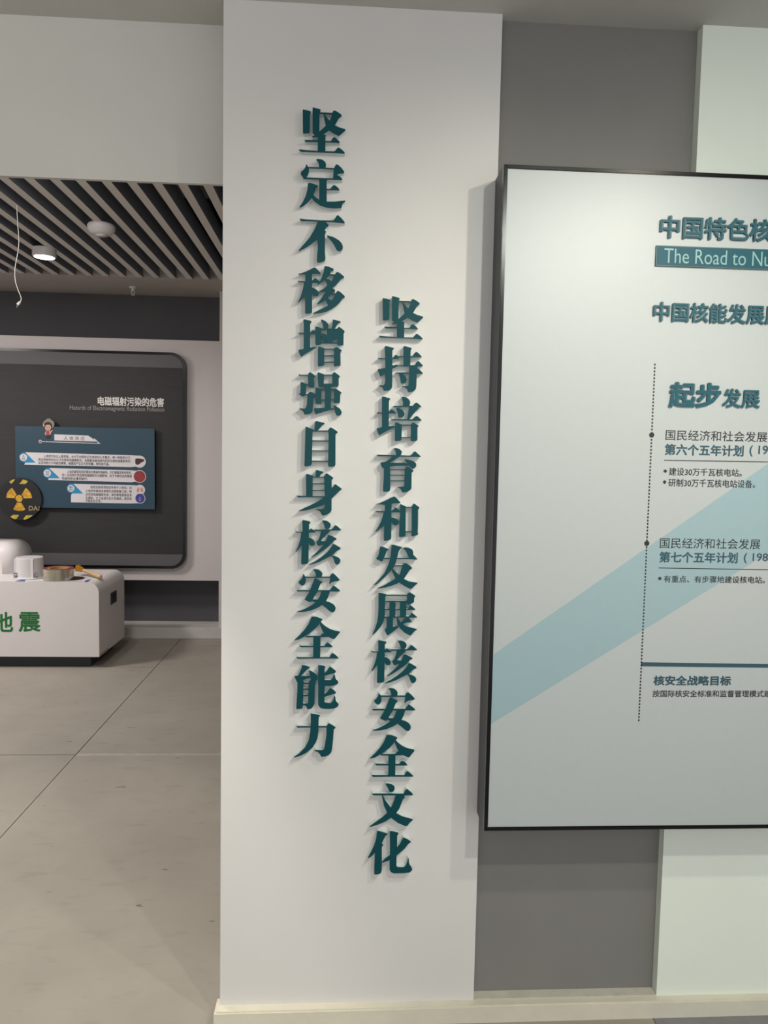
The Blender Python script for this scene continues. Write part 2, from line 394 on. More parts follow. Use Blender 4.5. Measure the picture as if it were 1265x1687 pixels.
GL = '''
坚1|480,170|235,128 300,140 405,168 395,200 384,220 380,595 360,620 240,625;440,88 470,90 608,128 603,165 587,200 580,620 520,655 480,640 440,625;580,190 850,200 860,226 580,212;850,200 870,162 895,150 950,172 1045,240 1045,268 1020,285 985,315 905,455 790,560 690,625 620,660 570,665 572,600 640,540 730,455 790,375 830,290;668,225 700,240 780,350 905,460 1000,505 1120,540 1125,560 1060,620 1000,670 985,672 870,620 790,565 720,470 690,350;430,690 520,650 580,600 640,640 560,690 440,700;575,620 720,665 708,690 706,1000 548,1005 550,720;270,760 300,765 560,768 700,787 825,787 850,740 880,710 905,708 950,745 1008,805 1000,822 700,805 560,797 290,800;150,965 175,962 300,978 550,995 900,1003 930,965 970,922 990,922 1050,965 1110,1025 1108,1045 900,1030 550,1018 200,1005
定|480,256|512,78 560,72 640,85 700,130 722,180 718,220 708,258 580,262 575,190 560,140;310,178 335,215 350,235 365,260 365,330 345,400 315,440 300,470 250,455 205,415 190,370 205,335 250,305 285,260;345,240 580,247 720,257 900,264 900,286 345,262;895,250 915,205 945,185 965,190 1040,255 1100,335 1100,355 1080,368 1000,372 935,400 880,440 868,475 880,300;240,458 300,458 865,480 870,440 935,398 975,415 1030,455 1058,490 1055,512 860,500 300,488 255,488;580,480 750,490 735,540 735,970 580,960;730,697 810,697 840,655 880,618 900,618 960,660 1000,708 1000,722 730,718;345,575 400,570 550,625 545,650 515,680 465,810 430,870 340,980 240,1060 180,1085 170,1072 240,970 300,840 335,700;455,815 500,870 570,920 735,962 900,962 1040,948 1120,940 1120,960 1065,1005 1040,1095 860,1098 720,1080 600,1040 480,960 415,870
不|480,344|165,205 200,205 330,222 600,238 880,245 910,195 950,135 970,130 1040,190 1110,275 1108,300 880,275 600,262 330,252 200,252;560,240 690,250 780,340 770,360 730,380 695,440 640,530 540,635 400,745 280,820 160,880 152,860 250,750 380,600 480,430;540,440 690,455 720,465 718,490 700,510 698,900 708,1010 700,1080 640,1105 560,1122 530,1100 532,1000 548,850 545,600;735,555 760,555 880,590 990,655 1050,720 1075,790 1065,840 1030,878 980,882 945,860 900,770 840,680
移|480,430|140,265 200,255 300,220 400,170 480,128 520,155 605,245 605,265 430,265 300,275 150,275;290,250 430,250 430,1050 420,1080 340,1098 285,1095 283,700;130,408 160,415 300,420 300,440 150,438;420,415 455,385 490,350 530,375 600,430 600,455 420,452;262,440 300,430 300,740 210,800 145,870 135,860 190,740 235,600 255,500;415,545 480,565 540,610 580,655 570,710 520,735 470,730 415,640;695,105 760,112 880,160 880,190 820,215 810,270 740,350 660,420 570,480 530,495 590,430 630,350 670,230 685,130;730,365 790,385 850,430 870,480 760,540 730,450 700,395;900,285 930,240 960,225 1020,255 1100,328 1098,345 1040,375 990,430 920,510 820,590 700,632 580,645 575,632 680,570 760,490 840,420 880,330;770,275 910,279 905,302 770,300;820,565 870,570 910,600 905,640 860,665 760,770 640,860 540,900 530,895 610,800 680,690 740,600;830,672 940,675 930,697 820,690;915,690 945,635 970,620 1020,645 1112,730 1110,755 1060,790 1010,860 940,930 840,1000 720,1060 600,1085 450,1098 445,1088 560,1030 660,980 760,930 840,820 890,740;740,755 820,810 880,850 860,900 780,940 750,900 715,820 700,800
增|480,516|245,128 290,130 415,160 415,185 390,215 390,730 255,770 258,230;145,405 270,410 270,430 150,428;380,415 410,380 445,355 480,360 510,372 510,437 380,437;140,765 255,745 400,715 520,690 500,720 400,785 290,850 210,905 195,900 160,830;610,130 650,135 720,170 770,225 775,260 760,330 670,330 655,240;862,130 900,135 1025,170 1022,190 985,205 950,240 890,335 835,335 855,220;497,280 520,275 640,315 625,345 625,640 590,655 510,662 497,640;610,318 955,325 955,352 610,345;945,325 985,285 1010,290 1110,370 1105,400 1088,410 1085,660 1030,675 960,675 958,370;742,320 860,320 860,610 742,610;610,602 970,605 970,632 610,632;635,410 700,430 750,470 750,560 700,580 655,560 640,500;850,350 970,350 970,495 920,530 870,580 850,590;555,700 600,698 710,740 685,760 685,1070 660,1100 560,1110 548,1090;885,735 930,705 960,715 1050,770 1045,795 1022,800 1025,1080 1000,1100 890,1110 885,1090;675,738 895,738 895,756 675,756;675,875 895,875 895,893 675,893;675,1008 895,1008 895,1030 675,1030
强|480,600|150,208 200,218 355,218 355,237 155,238;345,205 380,165 400,170 500,240 495,260 470,280 478,400 475,485 360,485 352,420 345,300;190,375 215,370 310,412 360,415 360,440 308,440 300,625 360,615 360,635 300,640 240,680 160,630 158,605 185,610 190,500;335,625 385,570 410,572 500,625 480,660 450,680 455,820 440,970 420,1015 380,1040 270,1050 240,970 165,935 165,918 210,922 290,925 320,850 330,700;545,170 570,168 690,215 680,240 675,470 560,470 560,440 548,300;680,216 860,216 860,237 680,237;850,205 885,165 905,168 1010,245 1005,270 985,290 985,440 970,468 850,470;665,405 865,405 865,470 665,470;700,450 825,450 822,930 690,930;505,485 530,482 640,530 625,560 620,820 600,830 505,830 495,700;615,512 710,512 710,535 615,535;815,515 895,515 895,538 815,538;610,735 705,735 705,755 610,755;815,730 895,730 895,752 815,752;885,530 920,500 1045,590 1040,605 1020,620 1012,790 1000,808 900,812 885,800;470,915 690,912 890,920 900,950 820,955 680,990 510,1045 500,1040 470,960;875,850 920,865 1010,925 1050,990 1040,1040 1005,1075 940,1070 915,1020 895,930
自|480,684|490,128 540,125 690,160 690,180 640,215 545,325 480,325;292,245 320,242 430,290 480,315 440,340 425,1000 410,1045 350,1065 270,1070 275,900;765,320 800,258 825,255 880,285 965,345 960,368 920,395 918,1030 900,1070 775,1078 765,1050 775,400;420,318 785,320 785,342 420,340;415,522 785,528 785,550 415,544;415,730 785,736 785,756 415,750;415,947 785,955 785,977 415,970
身|475,765|568,120 610,120 728,155 725,175 680,205 645,262 565,262;365,205 400,200 520,240 505,280 505,675 370,675;740,250 785,190 810,190 935,275 930,300 903,325 900,960 870,1010 800,1050 715,1075 690,1045 670,995 630,965 570,945 572,935 700,935 745,915 755,880 760,665;495,257 765,258 765,277 495,277;495,395 765,395 765,415 495,412;495,530 765,532 765,552 495,548;165,648 230,655 370,660 768,668 768,690 600,687 260,687 205,692;890,510 925,480 960,420 985,415 1110,505 1112,520 1060,560 905,715 780,820 700,860 560,905 400,955 215,980 215,968 330,910 460,850 600,780 740,690 840,600
核1|475,845|290,152 340,155 460,185 460,210 430,235 428,500 418,1030 400,1060 300,1078 265,1070 268,950 280,650 295,400;148,382 200,395 300,395 300,412 170,412;418,365 470,328 500,340 560,395 565,410 418,412;270,405 300,405 290,660 220,745 160,825 150,815 200,700 245,560;410,515 470,525 525,565 552,620 545,670 505,692 460,685 410,610;700,160 760,158 830,180 875,220 885,260 870,305 840,335 790,335 760,315 740,240;530,350 560,350 900,345 940,300 975,258 1000,262 1050,305 1100,350 1095,365 900,370 600,377 570,380;685,365 870,365 855,400 800,440 700,550 680,590 800,595 800,620 740,665 700,665 640,690 610,680 580,605 620,570 650,500;835,460 870,462 1005,535 1000,560 955,575 890,650 800,730 700,800 600,870 480,935 475,925 560,850 650,760 730,680 780,590 810,510;935,648 965,655 1090,730 1085,760 1045,770 1000,800 925,880 800,940 650,1020 540,1060 440,1085 430,1078 560,1010 680,930 800,830 880,740;895,885 960,895 1050,935 1085,980 1080,1030 1045,1070 1010,1085 975,1060 955,1010 940,950
安1|475,925|512,170 560,162 630,172 690,215 710,260 695,330 572,330 568,260 545,205;312,262 340,300 360,330 365,400 358,450 330,490 290,508 240,480 210,440 215,415 260,380 295,320;340,318 875,318 875,340 340,340;865,315 890,270 920,248 940,255 1000,305 1065,375 1060,400 1030,412 960,415 900,435 860,475 848,470 870,380;540,365 580,365 710,425 705,445 670,465 640,540 600,640 540,730 495,820 470,845 440,845 340,800 340,790 420,660 480,520;165,598 230,600 870,600 905,545 935,508 950,508 1010,550 1075,605 1070,628 870,625 250,625 195,630;690,610 870,615 830,740 785,830 700,910 620,960 480,1020 340,1050 190,1055 190,1045 300,1010 420,950 520,890 600,820 650,740;500,795 640,800 780,830 870,855 950,905 985,960 980,1010 950,1055 910,1062 870,1045 790,975 700,905 600,850 520,840 490,815
全1|475,1005|485,142 530,140 600,150 710,195 705,215 670,245 640,300 560,390 450,480 340,550 230,610 135,635 130,625 230,530 330,420 420,290;660,235 720,300 790,355 870,400 960,430 1070,450 1072,470 1030,520 960,605 920,600 820,555 760,500 700,420 655,300;350,548 520,545 670,540 700,500 750,480 830,560 680,567 520,567 360,567;520,555 670,555 662,1005 515,1005;228,742 300,750 525,752 750,752 780,705 810,685 830,685 880,720 920,765 918,778 525,775 260,777;165,985 220,988 860,988 880,945 910,905 935,905 990,945 1045,1000 1040,1012 520,1012 190,1017
能|475,1082|285,178 330,180 448,220 440,240 400,258 320,335 255,410 205,400 240,320 270,240;132,405 200,395 250,405 470,405 470,440 400,455 300,490 180,530 165,500 135,430;425,290 480,305 550,345 600,400 605,470 570,520 520,510 470,480 450,380;190,500 300,495 330,545 315,560 305,1000 290,1080 165,1095 165,1050 185,700;420,545 450,500 500,495 575,530 570,560 555,580 545,970 530,1020 480,1080 400,1098 380,1060 365,1020 300,1005 300,985 400,985 410,950;300,545 430,545 430,567 300,567;300,670 430,670 430,690 300,690;300,800 430,800 430,823 300,823;622,178 700,185 775,208 755,255 755,490 780,600 620,610;745,350 810,290 850,225 880,212 990,300 985,325 960,345 870,360 745,405;745,490 880,492 920,450 955,370 970,385 985,470 1035,515 1040,545 1010,580 950,602 850,608 700,610 640,590 625,540 700,470;622,580 770,605 755,650 750,940 775,975 700,1080 650,1050 620,1000;745,785 800,750 850,680 880,655 940,695 990,740 985,765 960,775 860,800 745,840;745,960 880,972 930,920 960,820 975,830 990,930 1045,985 1045,1015 1010,1055 940,1080 850,1088 740,1085 670,1065 630,1020 680,950
力|475,1165|465,140 540,148 658,175 655,190 632,210 625,500 610,640 570,740 500,850 380,950 260,1010 120,1055 115,1045 220,970 340,850 420,700 455,520 468,300;165,402 475,402 475,424 240,427 200,434;615,402 805,402 805,424 615,424;795,405 830,350 850,342 915,378 985,425 980,440 948,460 935,650 910,880 890,950 840,1000 770,1030 680,1035 660,985 620,940 550,915 550,900 710,905 745,870 765,760 790,600
持|605,563|362,92 410,90 555,130 550,155 522,175 520,940 500,985 450,1020 370,1022 340,1015 320,960 245,915 250,905 340,912 370,860 375,400;215,335 385,345 385,364 240,362;515,345 560,300 590,268 650,300 760,295 765,312 650,325 650,362 515,364;210,575 370,545 520,490 650,485 620,520 520,565 380,660 290,715 270,720 240,650;752,92 800,92 925,130 920,155 905,180 895,500 755,500;890,300 945,295 980,240 1015,208 1040,215 1090,260 1135,310 1130,324 890,324;570,475 650,487 1000,488 1010,440 1050,400 1075,405 1160,495 1155,512 1040,522 870,515 600,505;575,640 900,638 900,658 620,658;875,490 1050,500 1040,560 1080,570 1160,655 1155,668 1030,672 1022,930 1010,990 960,1040 850,1048 830,990 780,950 725,938 725,925 830,925 865,900;655,665 740,665 800,720 820,790 790,860 740,872 700,860 685,760
培|605,645|305,105 350,105 480,145 475,165 450,200 445,770 305,770;200,430 315,440 315,460 215,460;435,430 480,385 515,370 550,395 595,445 590,460 435,457;195,765 305,745 445,720 580,715 580,740 470,790 350,855 250,912 240,905 215,840;712,115 740,108 810,118 870,165 897,220 890,260 870,310 745,310 745,220;535,300 900,298 950,300 985,250 1015,230 1040,235 1090,275 1130,315 1125,325 950,330 870,320 560,320;600,340 680,350 740,390 780,450 765,510 730,540 650,540 640,460;875,305 1040,320 1080,335 1030,390 960,470 885,575 835,575 855,430;485,582 540,578 950,578 990,525 1025,508 1045,512 1135,595 1130,607 850,607 515,597;580,650 610,645 730,690 720,710 715,980 700,1025 575,1035 575,900;910,690 945,648 970,650 1070,710 1065,730 1045,745 1045,1010 1020,1030 915,1038 905,1000;710,690 920,690 920,710 710,710;705,950 920,950 920,970 705,970
育|605,730|545,108 600,100 670,120 715,165 722,195 700,255 600,260 595,190 570,135;195,240 560,250 900,258 930,240 965,190 995,168 1050,215 1115,275 1110,290 950,287 700,282 400,274 230,274;535,265 690,272 620,320 540,375 460,410 780,410 850,440 840,470 560,478 480,490 430,520 320,525 290,470 275,415 290,400 380,385 460,340;770,335 860,345 960,375 1015,420 1025,470 1000,510 960,540 930,520 880,470 820,400;345,500 475,500 480,950 470,995 440,1010 330,1012 330,900 342,700;465,545 795,545 795,563 465,563;470,660 790,660 790,678 470,678;470,777 790,777 790,797 470,797;780,560 800,510 840,490 900,530 960,570 955,595 925,615 920,930 905,970 850,1010 790,1028 730,1030 710,980 680,940 625,920 635,912 750,912 775,880
和|605,808|190,285 280,255 400,200 500,150 565,125 600,150 690,245 690,265 560,268 510,280 505,310 370,305 290,290;370,285 505,285 500,980 490,1020 430,1045 345,1050 345,900 360,600;175,425 380,435 380,454 200,454;495,435 540,400 590,358 610,365 695,440 695,457 495,457;345,450 400,450 390,700 320,760 170,870 165,855 230,760 290,640 320,540;485,558 560,570 620,600 672,655 650,700 600,730 560,728 520,690;685,290 710,290 810,335 800,400 795,960 700,972 660,970 668,800 685,500;790,340 940,342 940,360 790,360;785,850 935,850 935,870 785,870;930,330 970,278 990,280 1085,350 1085,370 1060,395 1058,700 1052,860 1060,920 1030,935 950,958 920,955 925,800
发|600,886|335,180 380,185 505,235 500,255 470,275 430,380 400,440 380,490 350,495 250,440 250,430 290,380 310,290;568,145 620,148 785,195 780,215 745,240 715,290 690,400 650,540 600,640 500,740 400,850 280,950 205,995 200,985 300,880 420,740 500,570 550,400;410,418 930,422 1020,350 1080,410 1105,445 1100,455 920,445 410,442;805,215 860,203 930,210 1000,245 1022,300 1018,360 960,415 920,400 900,350 860,270;620,572 800,575 820,540 850,528 880,532 940,570 1000,625 995,640 940,680 825,860 720,940 600,990 450,1035 285,1060 285,1050 400,1000 520,930 640,860 740,760 780,640 790,595 620,594;595,640 650,700 720,770 830,860 930,910 1110,940 1105,955 1040,1010 975,1068 940,1060 830,1000 720,930 660,870 610,770 575,690
展|600,966|295,140 340,138 450,165 470,190 440,210 432,400 430,600 400,740 350,830 270,930 180,1015 170,1010 220,890 270,740 290,600 297,400;435,178 885,178 885,198 435,198;880,190 930,130 960,128 1060,195 1060,215 1040,240 1035,330 1000,355 940,380 895,385 885,340 895,250;430,303 900,303 900,325 430,325;525,365 545,320 600,320 655,350 645,645 525,645;745,360 760,318 880,320 880,365 870,645 745,645;420,472 910,478 940,425 965,400 990,410 1065,480 1060,495 875,494 420,492;415,634 930,632 960,600 990,560 1010,562 1050,595 1100,640 1095,655 950,650 415,654;470,645 600,645 598,850 700,830 720,850 620,930 490,1025 470,1010 420,905 465,870;830,690 890,645 930,650 995,745 880,760 830,775 780,800 760,760;675,645 720,690 770,755 850,820 930,850 1100,895 1095,905 1040,940 970,1020 930,1015 830,960 740,870 690,790
文|597,1280|478,145 540,145 610,160 660,195 675,230 660,285 630,315 580,315 555,300 540,250;200,355 860,358 880,310 910,262 935,262 1000,310 1050,360 1045,385 840,387 600,384 230,384;700,375 850,380 885,420 885,435 850,455 820,530 770,660 700,760 600,850 480,930 340,990 160,1045 155,1035 270,950 400,860 510,760 600,640 660,500;400,375 430,400 480,500 570,620 700,760 830,830 1050,890 1045,905 990,950 930,1025 880,1020 740,960 610,865 520,755 450,610
化|595,1358|330,150 370,150 540,200 540,220 510,240 470,310 425,410 350,520 280,600 210,670 150,710 140,700 200,590 270,440 310,300;290,420 425,410 455,425 455,445 430,470 428,960 410,1020 350,1045 270,1048 270,900 285,600;595,155 640,152 775,185 770,210 750,235 745,550 735,650 735,880 765,905 880,908 920,880 955,800 975,720 990,720 1000,830 1060,920 1060,960 1010,1005 900,1020 680,1025 620,1000 590,950 600,500;740,500 800,430 840,350 870,290 900,290 965,320 1030,360 1030,385 985,405 900,510 800,600 700,680 580,755 440,800 430,795 500,720 600,650 680,590
'''

# ---------------------------------------------------------------- raised characters on the pillar
# every character: crop origin in the photograph, then its strokes (12.65 units per photo pixel)
GLYPH = {}
for line in GL.strip().split('\n'):
    k, o, s = line.split('|')
    ox, oy = (float(v) for v in o.split(','))
    GLYPH[k] = [[(ox + float(a) / 12.65, oy + float(b) / 12.65) for a, b in (q.split(',') for q in st.split())] for st in s.split(';')]
def remap(k, src, dst):
    x0, y0, x1, y1 = src; X0, Y0, X1, Y1 = dst
    return [[(X0 + (x - x0) * (X1 - X0) / (x1 - x0), Y0 + (y - y0) * (Y1 - Y0) / (y1 - y0)) for x, y in st] for st in GLYPH[k]]
def bb(o, x0, y0, x1, y1): return (o[0] + x0 / 12.65, o[1] + y0 / 12.65, o[0] + x1 / 12.65, o[1] + y1 / 12.65)
GLYPH['坚2'] = remap('坚1', bb((480, 170), 150, 88, 1125, 1045), bb((608, 480), 200, 100, 1130, 1000))
GLYPH['核2'] = remap('核1', bb((475, 845), 148, 152, 1100, 1085), bb((600, 1046), 148, 115, 1100, 1012))
GLYPH['安2'] = remap('安1', bb((475, 925), 165, 162, 1075, 1062), bb((600, 1125), 160, 115, 1060, 1005))
GLYPH['全2'] = remap('全1', bb((475, 1005), 130, 140, 1072, 1017), bb((597, 1202), 160, 115, 1085, 988))
T_BODY, T_FACE = 0.0155, 0.019
M_TEAL = mat('teal_acrylic_face', (4, 68, 75), 0.36, spec=0.22, coat=0.0)
M_TEDGE = mat('dark_teal_acrylic_edge', (20, 44, 44), 0.4)
M_BODY = mat('white_letter_body', (214, 224, 222), 0.5, noise=0.02, nscale=30)
def soften(pts):
    out = []
    n = len(pts)
    for i in range(n):
        p, q = Vector(pts[i]), Vector(pts[(i + 1) % n])
        d = q - p; L = d.length
        c = min(0.22 * L, 0.0012)
        if L < 1e-5: continue
        out.append(tuple(p + d * (c / L))); out.append(tuple(q - d * (c / L)))
    return out
def character(key, label, group):
    strokes = [soften(pix(st, -T_FACE)) for st in GLYPH[key]]
    xs = [p[0] for s in strokes for p in s]; zs = [p[1] for s in strokes for p in s]
    t = thing('raised_character', label, 'letter', ((min(xs) + max(xs)) / 2, 0, min(zs)), group)
    bm = bmesh.new()
    for i, s in enumerate(strokes): prism(bm, s, -T_BODY, 0.0005)
    tri(bm); link('letter_body', bm, M_BODY, t, normals=False)
    bm = bmesh.new()
    for i, s in enumerate(strokes): prism(bm, s, -T_FACE - 0.00002 * i, -T_BODY + 0.0002, 1, 0)
    tri(bm); link('letter_face', bm, [M_TEAL, M_TEDGE], t, normals=False)
colA = [('坚1', '坚'), ('定', '定'), ('不', '不'), ('移', '移'), ('增', '增'), ('强', '强'), ('自', '自'), ('身', '身'), ('核1', '核'), ('安1', '安'), ('全1', '全'), ('能', '能'), ('力', '力')]
colB = [('坚2', '坚'), ('持', '持'), ('培', '培'), ('育', '育'), ('和', '和'), ('发', '发'), ('展', '展'), ('核2', '核'), ('安2', '安'), ('全2', '全'), ('文', '文'), ('化', '化')]
MEAN = dict(zip('坚定不移增强自身核安全能力持培育和发展文化', ('firm', 'fixed', 'not', 'move', 'increase', 'strong', 'self', 'body', 'core', 'peace', 'whole', 'able', 'power', 'hold', 'cultivate', 'nurture', 'harmony', 'send', 'unfold', 'writing', 'change')))
ORD = ('topmost', 'second', 'third', 'fourth', 'fifth', 'sixth', 'seventh', 'eighth', 'ninth', 'tenth', 'eleventh', 'twelfth', 'thirteenth')
for side, lst in (('left', colA), ('right', colB)):
    for i, (k, ch) in enumerate(lst):
        if i == 0: pos = 'topmost of the %s column' % side
        elif i == len(lst) - 1: pos = 'lowest of the %s column' % side
        else: pos = '%s from the top in the %s column' % (ORD[i], side)
        character(k, 'raised teal character %s (%s), %s' % (ch, MEAN[ch], pos), '%s column of raised characters on the pillar' % side)

# ---------------------------------------------------------------- large display board at the right
BX0, BX1, BZ0, BZ1, BY = 0.3663, 2.75, 0.572, 2.203, -0.10
board = thing('display_board', 'large white display board in a black frame hanging right of the pillar', 'display board', (BX0, 0, BZ0))
M_BLACK = mat('black_gloss_frame', (12, 13, 13), 0.22, spec=0.35)
M_SIDE = mat('dark_grey_board_side', (62, 63, 68), 0.45, noise=0.04)
M_BOARD = mat('satin_print_board', (176, 181, 180), 0.42, noise=0.015, nscale=60, spec=0.5)
mbox('board_side', BX0, BX1, BY + 0.022, 0.0, BZ0, BZ1, M_SIDE, board)
bm = bmesh.new()
fw = 0.0095
def frame_bar(bm, a, b, c, d):
    prism(bm, [a, b, c, d], BY, BY + 0.022)
o = [(BX0, BZ0), (BX1, BZ0), (BX1, BZ1), (BX0, BZ1)]
i_ = [(BX0 + fw, BZ0 + fw), (BX1 - fw, BZ0 + fw), (BX1 - fw, BZ1 - fw), (BX0 + fw, BZ1 - fw)]
for k, nm in enumerate(('frame_bar',) * 4):
    bm = bmesh.new(); frame_bar(bm, o[k], o[(k + 1) % 4], i_[(k + 1) % 4], i_[k])
    bmesh.ops.bevel(bm, geom=list(bm.edges), offset=0.0012, segments=2, affect='EDGES')
    link(nm, bm, M_BLACK, board)
YP = BY + 0.003
mbox('print_panel', BX0 + fw - .001, BX1 - fw + .001, YP, BY + 0.021, BZ0 + fw - .001, BZ1 - fw + .001, M_BOARD, board)
# diagonal band printed across the panel
M_BAND = mat('pale_blue_print', (146, 170, 175), 0.40, noise=0.02, nscale=60)
pA = pix([(810, 1080), (1062, 905)], YP); pB = pix([(810, 1192), (1062, 1037)], YP)
pA2 = pix([(1265, 764)], YP)[0]; pB2 = pix([(1265, 911)], YP)[0]
lx, rx = BX0 + fw, BX1 - fw
def line_at(p, q, x): return p[1] + (q[1] - p[1]) * (x - p[0]) / (q[0] - p[0])
za0, za1 = line_at(pA[0], pA2, lx), line_at(pA[0], pA2, rx)
zb0, zb1 = line_at(pB[0], pB2, lx), line_at(pB[0], pB2, rx)
zcap = BZ1 - fw
xa = pA[0][0] + (zcap - pA[0][1]) * (pA2[0] - pA[0][0]) / (pA2[1] - pA[0][1])
xb = pB[0][0] + (zcap - pB[0][1]) * (pB2[0] - pB[0][0]) / (pB2[1] - pB[0][1])
band = [(lx, zb0)] + ([(xb, zcap)] if zb1 > zcap else [(rx, zb1), (rx, zcap)]) + [(xa, zcap), (lx, za0)]
flat('printed_band', band, YP, M_BAND, board, 0.0004)
YT = YP - 0.0004
M_INK = mat('black_ink', (30, 32, 32), 0.5)
M_NAVY = mat('slate_blue_ink', (40, 76, 90), 0.45)
M_TITLE = mat('teal_title_acrylic', (34, 84, 96), 0.5, spec=0.25)
M_TITLEEDGE = mat('grey_teal_title_edge', (72, 98, 102), 0.5)
# dotted timeline
a = on_y(1079.5, 599, YT); b = on_y(1051.5, 1188, YT)
xt = (a[0] + b[0]) / 2
bm = bmesh.new(); z = a[2]
while z > b[2]:
    prism(bm, [(xt - .0017, z - .0046), (xt + .0017, z - .0046), (xt + .0017, z), (xt - .0017, z)], YT - .0004, YT)
    z -= 0.0083
link('dotted_line', bm, M_INK, board)
for px, py in ((1073.5, 716.5), (1064, 895)):
    p = on_y(px, py, YT); flat('timeline_dot', disc(xt, p[2], 0.0062, 24), YT, M_INK, board, 0.0008)
def hline(name, pts, m):
    flat(name, pix(pts, YT), YT, m, board, 0.0004)
hline('printed_rule', [(1094, 757.6), (1265, 760.4), (1265, 761.6), (1094, 758.8)], M_INK)
hline('printed_rule', [(1085, 935), (1265, 938), (1265, 939.2), (1085, 936.2)], M_INK)
hline('printed_bar', [(1056, 1091), (1265, 1094), (1265, 1100), (1056, 1097.5)], M_NAVY)
# raised titles: a body with a lighter face
def raised(s, px, ref, bold, d):
    write_px('raised_title', s, px, YP, M_TITLEEDGE, board, ref=ref, bold=bold + 0.008, depth=d)
    o = write_px('raised_title', s, px, YP - d, M_TITLE, board, ref=ref, bold=bold - 0.006, depth=0.0005)
raised('中国特色核安全之路', (1087, 355, 1234, 392), '中国特色', 0.018, 0.004)
raised('中国核能发展历程', (1076, 497, 1259, 529), '中国核能发展', 0.016, 0.004)
raised('起步', (1102, 629, 1187, 671), None, 0.026, 0.004)
raised('发展', (1190, 640, 1251, 671), None, 0.012, 0.004)
pl = [(1080, 405), (1265, 410.5), (1265, 445), (1078, 438.5)]
q = pix(pl, YP)
ex = q[1][0]
flat('title_plate', [(q[0][0], q[0][1]), (rx - .3, q[0][1]), (rx - .3, q[3][1]), (q[0][0], q[3][1])], YP, M_TITLEEDGE, board, 0.005)
flat('title_plate', [(q[0][0] + .002, q[0][1] - .002), (rx - .302, q[0][1] - .002), (rx - .302, q[3][1] + .002), (q[0][0] + .002, q[3][1] + .002)], YP - 0.005, M_TITLE, board, 0.0004)
write_px('title_lettering', 'The Road to Nuclear Safety', (1094, 409, 1229, 433), YP - 0.0054, mat('pale_mint_ink', (132, 168, 166), 0.5), board, ref='The Road to', bold=-0.002, depth=0.0004)
# printed text
def ink(s, px, ref=None, bold=0.0, m=M_INK):
    write_px('printed_text', s, px, YT, m, board, ref=ref, bold=bold, depth=0.0004)
ink('国民经济和社会发展', (1096.5, 708, 1264, 725), None, 0.0)
ink('第六个五年计划', (1095, 731, 1225, 749.5), None, 0.02, M_NAVY)
ink('( 1981-1985 )', (1234.5, 733.5, 1265, 752), '( 19', 0.012, M_NAVY)
ink('*', (1093, 773, 1098.5, 779), None, 0.03)
ink('建设30万千瓦核电站。', (1102, 770.5, 1222, 783), None, 0.004)
ink('*', (1092, 791, 1097.5, 797), None, 0.03)
ink('研制30万千瓦核电站设备。', (1101, 788.5, 1244, 801.5), None, 0.004)
ink('国民经济和社会发展', (1087, 886, 1252.5, 903), None, 0.0)
ink('第七个五年计划', (1086, 908.5, 1215, 926.5), None, 0.02, M_NAVY)
ink('( 1986-1990 )', (1225, 911, 1265, 928), '( 198', 0.012, M_NAVY)
ink('*', (1084, 950, 1089.5, 956), None, 0.03)
ink('有重点、有步骤地建设核电站。', (1093.5, 948, 1260, 959.5), None, 0.004)
ink('核安全战略目标', (1076.5, 1113, 1204, 1129), None, 0.024, M_NAVY)
ink('按国际核安全标准和监督管理模式建立', (1075, 1137, 1258, 1148), '按国际核安全标准和监督管理模式', 0.004)

# ---------------------------------------------------------------- far display board
fb = thing('display_board', 'charcoal display board with rounded corners on the far wall', 'display board', (-2.4, 4.15, 0.59))
FX0, FX1, FZ0, FZ1 = -3.70, -1.276, 0.586, 2.322
YD = 4.100
M_CHAR = mat('charcoal_wood_print', (37, 36, 37), 0.65, noise=0.22, nscale=5, stretch=(1.2, 1, 9))
bm = bmesh.new(); prism(bm, rrect(FX0, FX1, FZ0, FZ1, 0.115), YD, YF); tri(bm); link('board_frame', bm, M_BLACK, fb)
bm = bmesh.new(); prism(bm, rrect(FX0 + .022, FX1 - .022, FZ0 + .022, FZ1 - .022, 0.10), YD - 0.001, YD); tri(bm); link('face_panel', bm, M_CHAR, fb)
# grey bands top and bottom, following the rounded corners
M_GB = mat('mid_grey_band', (84, 82, 85), 0.6, noise=0.03)
rr = rrect(FX0 + .022, FX1 - .022, FZ0 + .022, FZ1 - .022, 0.10)
ztop, zbot = 2.200, 0.703
flat('grey_band', [(FX0 + .022, ztop)] + [(FX1 - .022, ztop)] + [p for p in rr if p[1] >= ztop and p[0] > -2] + [p for p in rr if p[1] >= ztop and p[0] < -3], YD - .001, M_GB, fb, .0006)
flat('grey_band', [(FX1 - .022, zbot), (FX0 + .022, zbot)] + [p for p in rr if p[1] <= zbot and p[0] < -3] + [p for p in rr if p[1] <= zbot and p[0] > -2], YD - .001, M_GB, fb, .0006)
M_WINK = mat('white_ink', (214, 210, 206), 0.5)
YG = YD - 0.001
write_px('title_lettering', '电磁辐射污染的危害', (161, 653, 270, 668), YG, M_WINK, fb, bold=0.02)
write_px('subtitle_lettering', 'Hazards of Electromagnetic Radiation Pollution', (115, 667.5, 270.5, 677), YG, mat('grey_ink', (150, 148, 146), 0.5), fb, bold=-0.004)
